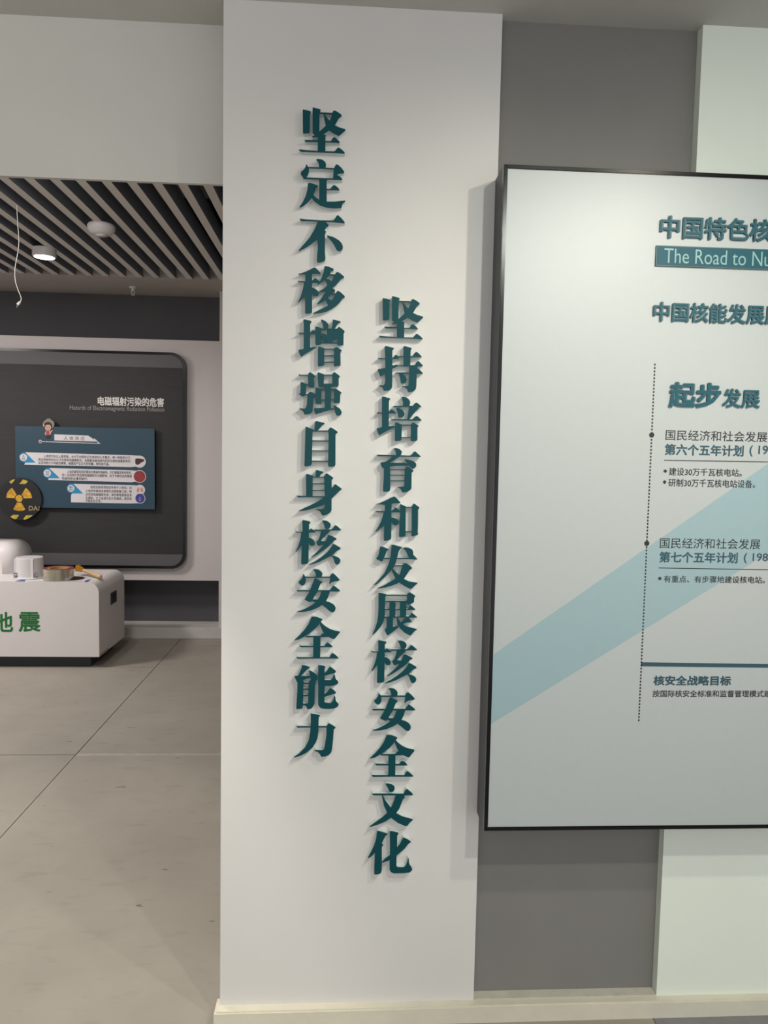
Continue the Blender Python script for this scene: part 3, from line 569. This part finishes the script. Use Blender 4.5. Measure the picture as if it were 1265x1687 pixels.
# teal information plate standing off the board
YI = 4.055
ip = thing('information_plate', 'teal information plate with white text strips on the charcoal board', 'sign', (-2.05, YD, 1.07))
M_IP = mat('deep_teal_plate', (30, 62, 78), 0.45, noise=0.03)
mbox('plate', -2.59, -1.508, YI, YI + 0.020, 1.070, 1.712, M_IP, ip, 0.002)
for sx in (-2.5, -1.6):
    for sz in (1.15, 1.63): 
        mbox('spacer', sx - .012, sx + .012, YI + 0.020, YG - .0004, sz - .012, sz + .012, M_BLACK, ip)
def ipx(name, pts, m, t=0.0006, lift=0.0): return flat(name, pix(pts, YI - lift), YI - lift, m, ip, t)
M_STRIP = mat('white_print_strip', (206, 202, 204), 0.5)
M_CYAN = mat('bright_blue_print', (30, 132, 176), 0.45)
M_GINK = mat('dim_grey_ink', (66, 62, 66), 0.6)
ipx('heading_plate', [(89.5, 715.5), (145, 717.5), (160, 727.5), (89.5, 725.5)], M_STRIP)
ipx('heading_rule', [(68.5, 726.8), (162, 730), (154, 722.5), (155.8, 722.5), (165.5, 731.2), (68.5, 727.9)], M_STRIP)
write_px('heading_lettering', '人 体 效 应', (105, 718.5, 139.5, 725), YI - .0006, M_GINK, ip, bold=0.0)
c = on_y(66.3, 727.3, YI)
ipx_r = flat('heading_ring', disc(c[0], c[2], .0125, 24), YI, M_STRIP, ip); flat('heading_ring', disc(c[0], c[2], .008, 20), YI - .0006, M_IP, ip, .0003)
strips = [
 ([(41.5, 745), (215, 750), (232, 751), (232, 768), (215, 769.5), (40, 765.5), (41.5, 762.3), (58.8, 762.3)], (42, 745.5), (38.8, 753.5), 5.8, ('热', '效应')),
 ([(81, 771), (216, 774.8), (228, 776), (228, 793), (216, 794.5), (79, 790.5), (80.5, 788), (98.5, 788)], (81, 771.5), (78, 779.5), 5.8, ('非热', '效应')),
 ([(121, 797), (215, 799.2), (228, 800), (228, 829), (215, 829.5), (117, 827.5), (117, 815.5), (119, 813), (137, 813)], (121, 797), (117, 804.5), 5.4, ('累积', '效应'))]
for pts, (sx, sy), (cx, cy), r, words in strips:
    ipx('text_strip', pts, M_STRIP)
    ipx('blue_wedge', [(sx, sy), (sx + 17, sy + 17), (cx + 1, cy + 8.5), (cx - 6, cy + 5), (cx - 7, cy - 3), (cx - 2, cy - 8)], M_CYAN, 0.0005)
    c = on_y(cx, cy, YI)
    flat('badge', disc(c[0], c[2], r * 0.00485), YI - .0006, M_STRIP, ip, .0005)
    write_px('badge_lettering', words[0], (cx - 1.5 * len(words[0]), cy - 3.6, cx + 1.5 * len(words[0]), cy - .4), YI - .0011, M_GINK, ip, bold=0.01, depth=.0003)
    write_px('badge_lettering', words[1], (cx - 3, cy + .3, cx + 3, cy + 3.5), YI - .0011, M_GINK, ip, bold=0.01, depth=.0003)
paras = [
 ('人体的70%以上是液体，水分子内部的正负电荷中心不重合，是一种极性分子，', (72, 749, 216, 754)),
 ('而这种极性的水分子在接受电磁辐射后，会随着电磁场极性的变化做快速重新排列，', (63, 754.6, 216, 759.5)),
 ('从而导致分子间剧烈摩擦，碰撞而产生巨大的热量，使机体升温。', (63, 760, 180, 765)),
 ('人体的器官和组织都存在微弱的电磁场，它们是稳定和有序的，', (110.5, 774.5, 217, 779.5)),
 ('但一旦受到外界低频电磁辐射的长期影响，处于平衡状态的微弱', (102, 780, 217, 785)),
 ('电磁场即会遭到破坏。', (102, 785.7, 145, 790.5)),
 ('热效应和非热效应作用于人体后，对', (149, 800, 217, 805)),
 ('人体的伤害尚未来得及自我修复之前，再', (141, 806, 217, 811)),
 ('次受到电磁辐射的话，其伤害程度就会发', (141, 812, 217, 817)),
 ('生累积，久之会成为永久性病态，甚至有', (141, 818, 217, 823)),
 ('可能危及生命。', (141, 823, 167, 827.5))]
for s, px in paras: write_px('text_line', s, px, YI - .0006, M_GINK, ip, bold=0.014, depth=.0003)
# round pictures at the strip ends
def roundel(cx, cy, r, m, name='round_picture'):
    c = on_y(cx, cy, YI); flat(name, disc(c[0], c[2], (r + .9) * 0.00487, 36), YI - .0006, M_STRIP, ip, .0004)
    flat(name, disc(c[0], c[2], r * 0.00487, 36), YI - .001, m, ip, .0004); return c
roundel(230, 760.5, 9.0, M_STRIP)
ipx('liver_picture', [(223, 756), (226, 755.2), (232, 755.8), (238, 757), (237, 760), (232, 762.5), (229, 765), (226, 766), (223.3, 764.5), (222.6, 760)], mat('dark_liver_print', (64, 30, 28), 0.5), .0004, .0014)
roundel(230, 785, 9.4, mat('red_cell_print', (150, 44, 50), 0.5, noise=0.5, nscale=90))
roundel(230.5, 807, 7.4, M_STRIP)
M_LUNG = mat('pink_lung_print', (196, 140, 128), 0.5, noise=0.2, nscale=120)
ipx('lung_picture', [(226.5, 803.5), (229, 803), (229.8, 806), (229.5, 810), (226, 811.5), (225, 808)], M_LUNG, .0004, .0014)
ipx('lung_picture', [(232, 803), (234.5, 803.5), (236.2, 808), (235, 811.5), (231.8, 810), (231.3, 806)], M_LUNG, .0004, .0014)
roundel(230.8, 821, 7.6, mat('blue_scan_print', (40, 62, 140), 0.5, noise=0.25, nscale=80))
c = on_y(230.5, 822, YI); flat('scan_picture', [(c[0] + .011 * math.cos(t) * (1 if math.sin(t) < 0 else .6), c[2] + .02 * math.sin(t)) for t in [2 * PI * k / 16 for k in range(16)]], YI - .0014, mat('mauve_print', (150, 96, 150), 0.5), ip, .0004)
# printed child in a straw hat, a flat cut-out on the plate's top edge
fig = thing('cutout_figure', 'small flat cut-out of a child in a straw hat on the teal plate', 'cutout', (-2.34, YI, 1.62))
YC = YI - 0.002
def fpx(name, pts, m, lay): return flat(name, pix(pts, YC), YC - lay * .0006, m, fig, .0006)
def ell(cx, cy, a, b, n=24, t0=0, t1=2 * PI): return [(cx + a * math.cos(t0 + (t1 - t0) * k / n), cy + b * math.sin(t0 + (t1 - t0) * k / n)) for k in range(n)]
M_HAIR = mat('black_brown_hair_print', (34, 26, 24), 0.6); M_SKIN = mat('skin_print', (198, 152, 136), 0.6)
M_STRAW = mat('straw_hat_print', (132, 124, 108), 0.6); M_RED = mat('red_shirt_print', (166, 62, 54), 0.6); M_TROUS = mat('dark_trousers_print', (24, 32, 42), 0.6)
fpx('hat', ell(80, 699, 9.6, 8.0), M_STRAW, 1); fpx('hat', ell(80, 693.2, 4.6, 3.8), M_STRAW, 2)
fpx('hair', ell(79, 702.5, 7.0, 7.6), M_HAIR, 2.2)
fpx('face', ell(79.3, 704.6, 5.2, 5.2), M_SKIN, 3)
fpx('ear', ell(72.2, 701, 1.4, 1.7), M_SKIN, 3)
fpx('fringe', [(74, 702), (74.5, 697.5), (79, 695), (84, 697.5), (85, 702), (83, 699), (79, 700), (76.5, 699)], M_HAIR, 4)
for ex_ in (77.2, 81.6): fpx('eye', ell(ex_, 704, .6, .8, 10), M_HAIR, 4)
fpx('mouth', [(78, 707.2), (80.8, 707.2), (80, 708), (78.8, 708)], M_RED, 4)
fpx('jacket', [(76, 709), (82.5, 709), (84.5, 715), (82, 717), (75, 717), (73.5, 714)], mat('grey_jacket_print', (150, 150, 156), 0.6), 1)
fpx('shirt', [(76.5, 710), (81, 710), (81.5, 717), (76, 717)], M_RED, 2)
fpx('arm', [(82.5, 711), (86.5, 708), (87.3, 709), (84, 713.5)], M_SKIN, 2)
fpx('trousers', [(76, 716.5), (82.5, 716.5), (82.3, 722), (79.9, 722), (79.4, 719), (78.8, 722), (76.4, 722)], M_TROUS, 1)
# radiation warning disc overlapping the plate's corner
YS = YI - 0.020
sg = thing('warning_disc', 'round black disc with yellow radiation trefoil at the teal plate corner', 'sign', (-2.56, YI, 0.97))
cs = on_y(33, 822, YS); CXs, CZs, RS = cs[0], cs[2], 34.5 * 0.00482
M_BLK = mat('matt_black_print', (14, 15, 17), 0.5); M_YEL = mat('worn_yellow_print', (206, 160, 34), 0.55, noise=0.35, nscale=40, rgb2=(150, 108, 24))
M_YG = mat('worn_lime_yellow_print', (186, 172, 60), 0.55, noise=0.35, nscale=40, rgb2=(140, 120, 50))
bm = bmesh.new(); prism(bm, disc(CXs, CZs, RS, 64), YS, YI); tri(bm); link('disc_plate', bm, M_BLK, sg)
def spx(name, pts, m): return flat(name, pix(pts, YS), YS, m, sg, .0006)
for a0 in (-60, 60, 180):
    blade = []
    R0, R1 = 7.2 * .00482, 20.5 * .00482
    for k in range(9): t = math.radians(90 + a0 - 28 + 56 * k / 8); blade.append((CXs - .007 + R1 * math.cos(t), CZs + .004 + R1 * math.sin(t)))
    for k in range(5): t = math.radians(90 + a0 + 28 - 56 * k / 4); blade.append((CXs - .007 + R0 * math.cos(t), CZs + .004 + R0 * math.sin(t)))
    flat('trefoil_blade', blade, YS, M_YEL, sg)
flat('trefoil_centre', disc(CXs - .007, CZs + .004, 5.7 * .00482, 28), YS, M_YEL, sg)
for pts in ([(15, 793.5), (20, 790.5), (25, 789.5), (21, 795), (18, 797)], [(32, 797), (38, 790), (43, 791.5), (46, 793), (42, 797.5)],
            [(17, 851.5), (22, 847.8), (31, 848.5), (28, 854.5), (24, 855.5)], [(38, 855.5), (43, 849), (54, 849), (49, 853), (42, 856)]):
    spx('warning_stripe', pts, M_YG)
write_px('disc_lettering', 'DA', (47.5, 833.5, 62.5, 841), YS, mat('tan_print', (150, 136, 96), 0.55), sg, bold=0.015)
spx('disc_lettering', [(63.8, 834), (64.8, 834), (64.6, 841.3), (63.6, 841.3)], MATS['tan_print'])

# ---------------------------------------------------------------- white counter
ct = thing('exhibit_counter', 'white exhibit counter with rounded edges and green characters on its front', 'counter', (-2.6, 3.27, 0))
M_WHITE = mat('white_lacquer', (212, 207, 205), 0.5, noise=0.02, nscale=6)
CX1, CY0, CY1, CZ0, CZ1 = -1.695, 3.27, 3.86, 0.083, 0.612
prof = [(-4.2, CZ0), (CX1, CZ0)]
r = 0.075
for k in range(11):
    t = math.radians(90 * k / 10); prof.append((CX1 - r + r * math.cos(t), CZ1 - r + r * math.sin(t)))
prof.append((-4.2, CZ1))
bm = bmesh.new(); prism(bm, prof, CY0, CY1); tri(bm)
body = link('counter_body', bm, M_WHITE, ct)
mbox('plinth', -4.15, CX1 - 0.075, CY0 + 0.05, CY1 - 0.05, 0.0, CZ0, mat('navy_black_plinth', (30, 36, 44), 0.5), ct)
mbox('worn_edge', CX1 - .0005, CX1 + 0.0008, CY0 + .002, CY0 + 0.20, CZ0 + .004, CZ0 + 0.014, mat('bare_board_edge', (168, 140, 96), 0.8), ct)
# raised block at the left, round shouldered
RX1 = on_y(38.5, 915, 3.70)[0]; RZ1 = on_y(10, 891.5, 3.70)[2]
r0, RR, Y0 = 0.115, 0.10, 3.575
bm = bmesh.new(); loops = []
for j in range(9):
    th = math.radians(90 * j / 8); dd = RR * (1 - math.sin(th)); yy = Y0 + RR * (1 - math.cos(th))
    rr_ = r0 - dd; cx_, cz_ = RX1 - r0, RZ1 - r0
    pr = [(-4.2, CZ1), (cx_ + rr_, CZ1)] + [(cx_ + rr_ * math.cos(math.radians(90 * k / 12)), cz_ + rr_ * math.sin(math.radians(90 * k / 12))) for k in range(13)] + [(-4.2, cz_ + rr_)]
    loops.append([bm.verts.new((x, yy, z)) for x, z in pr])
loops.append([bm.verts.new((v.co.x, CY1 - .001, v.co.z)) for v in loops[-1]])
n_ = len(loops[0])
bm.faces.new(loops[0]); bm.faces.new(loops[-1][::-1])
for A_, B_ in zip(loops, loops[1:]):
    for k in range(n_): bm.faces.new((A_[k], A_[(k + 1) % n_], B_[(k + 1) % n_], B_[k]))
tri(bm); rb = link('raised_block', bm, M_WHITE, ct)
for p_ in rb.data.polygons: p_.use_smooth = abs(p_.normal.y) < 0.999
M_GREEN = mat('green_vinyl', (10, 104, 44), 0.5)
write_px('front_lettering', '震', (30.5, 1008, 66.5, 1041), CY0, M_GREEN, ct, bold=0.016, depth=0.001)
write_px('front_lettering', '地', (-14, 1008, 21.5, 1041), CY0, M_GREEN, ct, bold=0.016, depth=0.001)
# socket on the right side
def on_x(px, py, x):
    q_ = ray(px, py); t = x / q_[0]; return (x, CAM_Y + q_[1] * t, CAM_H + q_[2] * t)
s0 = on_x(182, 984, CX1); s1 = on_x(191, 984, CX1); sz1 = on_x(186, 975, CX1)[2]; sz0 = on_x(186, 994, CX1)[2]
mbox('socket_plate', CX1, CX1 + .006, s0[1], s1[1], sz0, sz1, mat('dark_socket', (34, 46, 56), 0.35), ct, .001)
mbox('socket_port', CX1 + .006, CX1 + .008, s0[1] + .02, s1[1] - .02, sz0 + .025, sz1 - .02, M_BLK, ct)
# scuffs of blue masking tape on the counter top
M_TAPE = mat('blue_masking_tape', (64, 92, 140), 0.6, noise=0.15, nscale=60)
def quad_on_top(name, pts, label, m, cat='tape', z=CZ1, grp=None):
    bm = bmesh.new(); P = [(p[0], max(p[1], CY0 + .004)) for p in (on_z(a, b, z) for a, b in pts)]
    lo = [bm.verts.new((p[0], p[1], z)) for p in P]; hi = [bm.verts.new((p[0], p[1], z + .0015)) for p in P]
    n = len(P); bm.faces.new(lo[::-1]); bm.faces.new(hi)
    for i in range(n): bm.faces.new((lo[i], lo[(i + 1) % n], hi[(i + 1) % n], hi[i]))
    return tag(link(name, bm, m), label, cat, grp)
quad_on_top('masking_tape', [(20.5, 959.5), (34, 955.5), (42, 955.3), (38, 959), (27, 959.3)], 'blue masking tape scrap on the counter in front of the white drum', M_TAPE, grp='tape scraps on the counter')
quad_on_top('masking_tape', [(137, 959.8), (141, 956), (150, 954.5), (143.5, 959.6)], 'blue masking tape scrap on the counter near its right corner', M_TAPE, grp='tape scraps on the counter')
quad_on_top('clear_tape', [(44, 957.7), (136, 957.6), (135, 959.6), (43, 959.8)], 'long strip of translucent tape lying along the counter front edge', mat('cloudy_tape', (182, 182, 188), 0.3, noise=0.1, nscale=40), grp='tape scraps on the counter')

# white lamp housing standing upside down on the counter
def base_at(px, py): return on_z(px, py, CZ1)
p0 = base_at(49.5, 951); p0 = (on_y(49.5, 950, 3.45)[0], 3.447, CZ1 + .0008)
dl = thing('lamp_housing', 'white metal drum lamp housing standing on the counter beside the raised block', 'lamp', (p0[0], p0[1], CZ1))
M_LW = mat('white_powder_coat', (204, 200, 200), 0.4, noise=0.03)
s = 0.00432
bm = bmesh.new(); revolve(bm, [(0, 0), (0.112, 0), (0.114, .004), (0.112, .009), (0.094, .012)], p0, 48); link('flange', bm, M_LW, dl, True)
bm = bmesh.new(); revolve(bm, [(0.094, .010), (0.090, .142), (0.088, .147), (0, .147)], p0, 48); link('drum', bm, M_LW, dl)
for dx, dy in ((-0.072, -0.058), (0.050, -0.079)):
    mbox('bracket', p0[0] + dx - .010, p0[0] + dx + .010, p0[1] + dy - .006, p0[1] + dy + .006, CZ1 + .010, CZ1 + .142, M_LW, dl, .002)
M_CLIP = mat('zinc_clip', (170, 172, 176), 0.25, 0.9)
for dx, dy in ((-0.066, -0.076), (0.074, -0.070)):
    bm = bmesh.new(); box(bm, p0[0] + dx - .010, p0[0] + dx + .010, p0[1] + dy - .014, p0[1] + dy, CZ1 + .012, CZ1 + .018)
    box(bm, p0[0] + dx - .010, p0[0] + dx + .010, p0[1] + dy - .004, p0[1] + dy, CZ1 + .012, CZ1 + .045)
    tube(bm, [(p0[0] + dx - .012, p0[1] + dy - .008, CZ1 + .03), (p0[0] + dx + .012, p0[1] + dy - .008, CZ1 + .03)], .004, 8)
    link('spring_clip', bm, M_CLIP, dl)
# rolls of packing tape
p1 = base_at(97, 953)
p1 = (on_y(96.5, 952, 3.378)[0], 3.378, CZ1 + .0031)
tr = thing('tape_roll', 'roll of shiny clear packing tape with a red core lying on the counter', 'tape', (p1[0], p1[1], CZ1))
R_, h_ = 0.102, 0.078
bm = bmesh.new(); revolve(bm, [(R_ - .03, 0), (R_, 0), (R_, h_), (R_ - .03, h_), (R_ - .03, 0)], p1, 48)
link('tape_wound', bm, mat('glossy_brown_clear_tape', (196, 188, 170), 0.14, 0.6, noise=0.3, nscale=14, stretch=(2.5, 2.5, .3)), tr, False)
bm = bmesh.new(); revolve(bm, [(R_ - .042, 0), (R_ - .03, 0), (R_ - .03, h_ + .001), (R_ - .042, h_ + .001), (R_ - .042, 0)], p1, 40)
link('cardboard_core', bm, mat('cardboard', (170, 132, 90), 0.8), tr)
bm = bmesh.new(); revolve(bm, [(R_ - .028, h_ + .0003), (R_ - .002, h_ + .0003), (R_ - .002, h_ + .002), (R_ - .028, h_ + .002), (R_ - .028, h_ + .0003)], p1, 40)
link('red_rim', bm, mat('dull_red_print', (128, 60, 60), 0.5), tr)
# thin black backing disc under the roll
pb = base_at(112, 952.5)
bd = thing('black_disc', 'thin black disc lying under the tape roll on the counter', 'disc', (pb[0], pb[1], CZ1))
bm = bmesh.new(); revolve(bm, [(0, .0002), (0.083, .0002), (0.083, .0030), (0, .0030)], (pb[0] + .035, pb[1] - .02, CZ1), 36)
link('disc_body', bm, M_BLK, bd)
# brush: wooden handle, amber ferrule
h0 = on_y(126, 940.5, 3.47); h1 = on_y(166, 949, 3.40)
zz = CZ1
br = thing('hand_brush', 'brush with pale wooden handle and amber head leaning on the tape roll', 'brush', (h1[0], h1[1], CZ1))
A = Vector((h0[0] + .012, 3.53, zz + .050)); B = Vector((on_y(167, 949, 3.40)[0], 3.40, zz + .0165))
pts = [A + (B - A) * t for t in (0, .15, .35, .6, .85, .96, 1.0)]
bm = bmesh.new(); tube(bm, pts, [.010, .012, .015, .013, .016, .015, .008], 14); link('handle', bm, mat('pale_wood', (196, 164, 122), 0.5, noise=0.15, nscale=30, stretch=(1, 1, 6)), br, True)
d = (B - A).normalized()
bm = bmesh.new(); q0 = A - d * .055
s_ = Vector((0, 1, 0)); u_ = d.cross(s_)
vs = []
for P, wv, tv in ((q0, .045, .020), (A + d * .02, .022, .014)):
    for a_, b_ in ((-1, -1), (1, -1), (1, 1), (-1, 1)): vs.append(bm.verts.new(P + s_ * wv * a_ * .6 + u_ * tv * b_ * 1.3))
for f in ((0, 1, 2, 3), (7, 6, 5, 4), (0, 4, 5, 1), (1, 5, 6, 2), (2, 6, 7, 3), (3, 7, 4, 0)): bm.faces.new([vs[i] for i in f])
bmesh.ops.bevel(bm, geom=list(bm.edges), offset=.003, segments=2, affect='EDGES')
link('brush_head', bm, mat('amber_plastic', (176, 122, 30), 0.3, noise=0.25, nscale=60), br)

# ---------------------------------------------------------------- far ceiling fittings
c1 = on_z(73, 424, SZ - 0.055)
lp = thing('ceiling_lamp', 'lit round white lamp under the ceiling slats', 'ceiling lamp', (c1[0], c1[1], SZ))
bm = bmesh.new(); revolve(bm, [(0, 0), (.070, 0), (.072, -.004), (.072, -.048), (.066, -.055), (.062, -.055), (.062, -.050)], (c1[0], c1[1], SZ), 40); link('lamp_body', bm, M_LW, lp)
bm = bmesh.new(); revolve(bm, [(0, -.0565), (.062, -.0545), (.062, -.050), (0, -.050)], (c1[0], c1[1], SZ), 40); link('diffuser', bm, emit('lamp_glow', (1.0, 0.98, 0.94), 14.0), lp)
l = bpy.data.lights.new('lamp_light', 'SPOT'); l.energy = 26; l.color = (1.0, 0.93, 0.88); l.shadow_soft_size = .06; l.spot_size = math.radians(165); l.spot_blend = 0.8
lo_ = bpy.data.objects.new('lamp_light', l); col.objects.link(lo_); lo_.location = (c1[0], c1[1], SZ - .075); lo_.rotation_euler = (0, 0, 0)
c2 = on_z(167, 379, SZ - 0.03)
dv = thing('ceiling_detector', 'round white unlit device fixed under the ceiling slats', 'detector', (c2[0], c2[1], SZ))
bm = bmesh.new(); revolve(bm, [(0, 0), (.072, 0), (.078, -.012), (.074, -.030), (.060, -.050), (.040, -.058), (0, -.060)], (c2[0], c2[1], SZ), 40); link('detector_body', bm, M_LW, dv, True)
bm = bmesh.new(); revolve(bm, [(.030, -.0585), (.034, -.0625), (0, -.0645)], (c2[0], c2[1], SZ), 30); link('detector_cap', bm, M_LW, dv, True)
c3 = on_z(219, 473, SZ)
sp = thing('sprinkler_head', 'small sprinkler head hanging from the plain ceiling strip', 'sprinkler', (c3[0], c3[1], SZ))
bm = bmesh.new(); revolve(bm, [(0, 0), (.030, 0), (.028, -.010), (.012, -.013), (.010, -.030), (0, -.030)], c3, 24); link('escutcheon', bm, M_LW, sp)
bm = bmesh.new(); tube(bm, [(c3[0] - .009, c3[1], SZ - .028), (c3[0] - .012, c3[1], SZ - .045), (c3[0], c3[1], SZ - .060)], .003); tube(bm, [(c3[0] + .009, c3[1], SZ - .028), (c3[0] + .012, c3[1], SZ - .045), (c3[0], c3[1], SZ - .060)], .003)
revolve(bm, [(0, -.060), (.016, -.060), (.016, -.063), (0, -.063)], c3, 20); link('deflector', bm, M_LW, sp)
# hanging white cable with plug
yc = on_z(28, 338, SZ)[1]
cb = thing('hanging_cable', 'thin white cable with a plug dangling from the ceiling slats', 'cable', (on_y(28, 338, yc)[0], yc, SZ))
path = [(28, 336), (28.2, 352), (29.2, 370), (30.5, 385), (31, 398), (30, 412), (27.2, 428), (24.8, 442), (24.6, 455), (26, 466), (30, 478), (34, 488), (35, 493), (33.5, 497)]
P = [on_y(a, b, yc) for a, b in path]
Q = []
for i in range(len(P) - 1):
    a, b_, c_, d_ = (np.array(P[max(i - 1, 0)]), np.array(P[i]), np.array(P[i + 1]), np.array(P[min(i + 2, len(P) - 1)]))
    for t in (0, .33, .66):
        Q.append(tuple(.5 * (2 * b_ + (c_ - a) * t + (2 * a - 5 * b_ + 4 * c_ - d_) * t * t + (3 * b_ - a - 3 * c_ + d_) * t ** 3)))
Q.append(P[-1])
bm = bmesh.new(); tube(bm, Q, .0022, 8); link('cord', bm, mat('white_cord', (226, 224, 216), 0.45), cb, True)
e0 = Vector(on_y(33.8, 496.5, yc)); e1 = Vector(on_y(29, 502, yc)); e2 = Vector(on_y(27.5, 506.5, yc))
bm = bmesh.new(); tube(bm, [e0, e0 + (e1 - e0) * .3, e1], [.003, .0065, .0075], 10); link('plug_body', bm, MATS['white_cord'], cb)
bm = bmesh.new(); tube(bm, [e1, e2], .0052, 4); link('plug_tip', bm, mat('plug_metal', (130, 132, 134), 0.3, 0.8), cb)
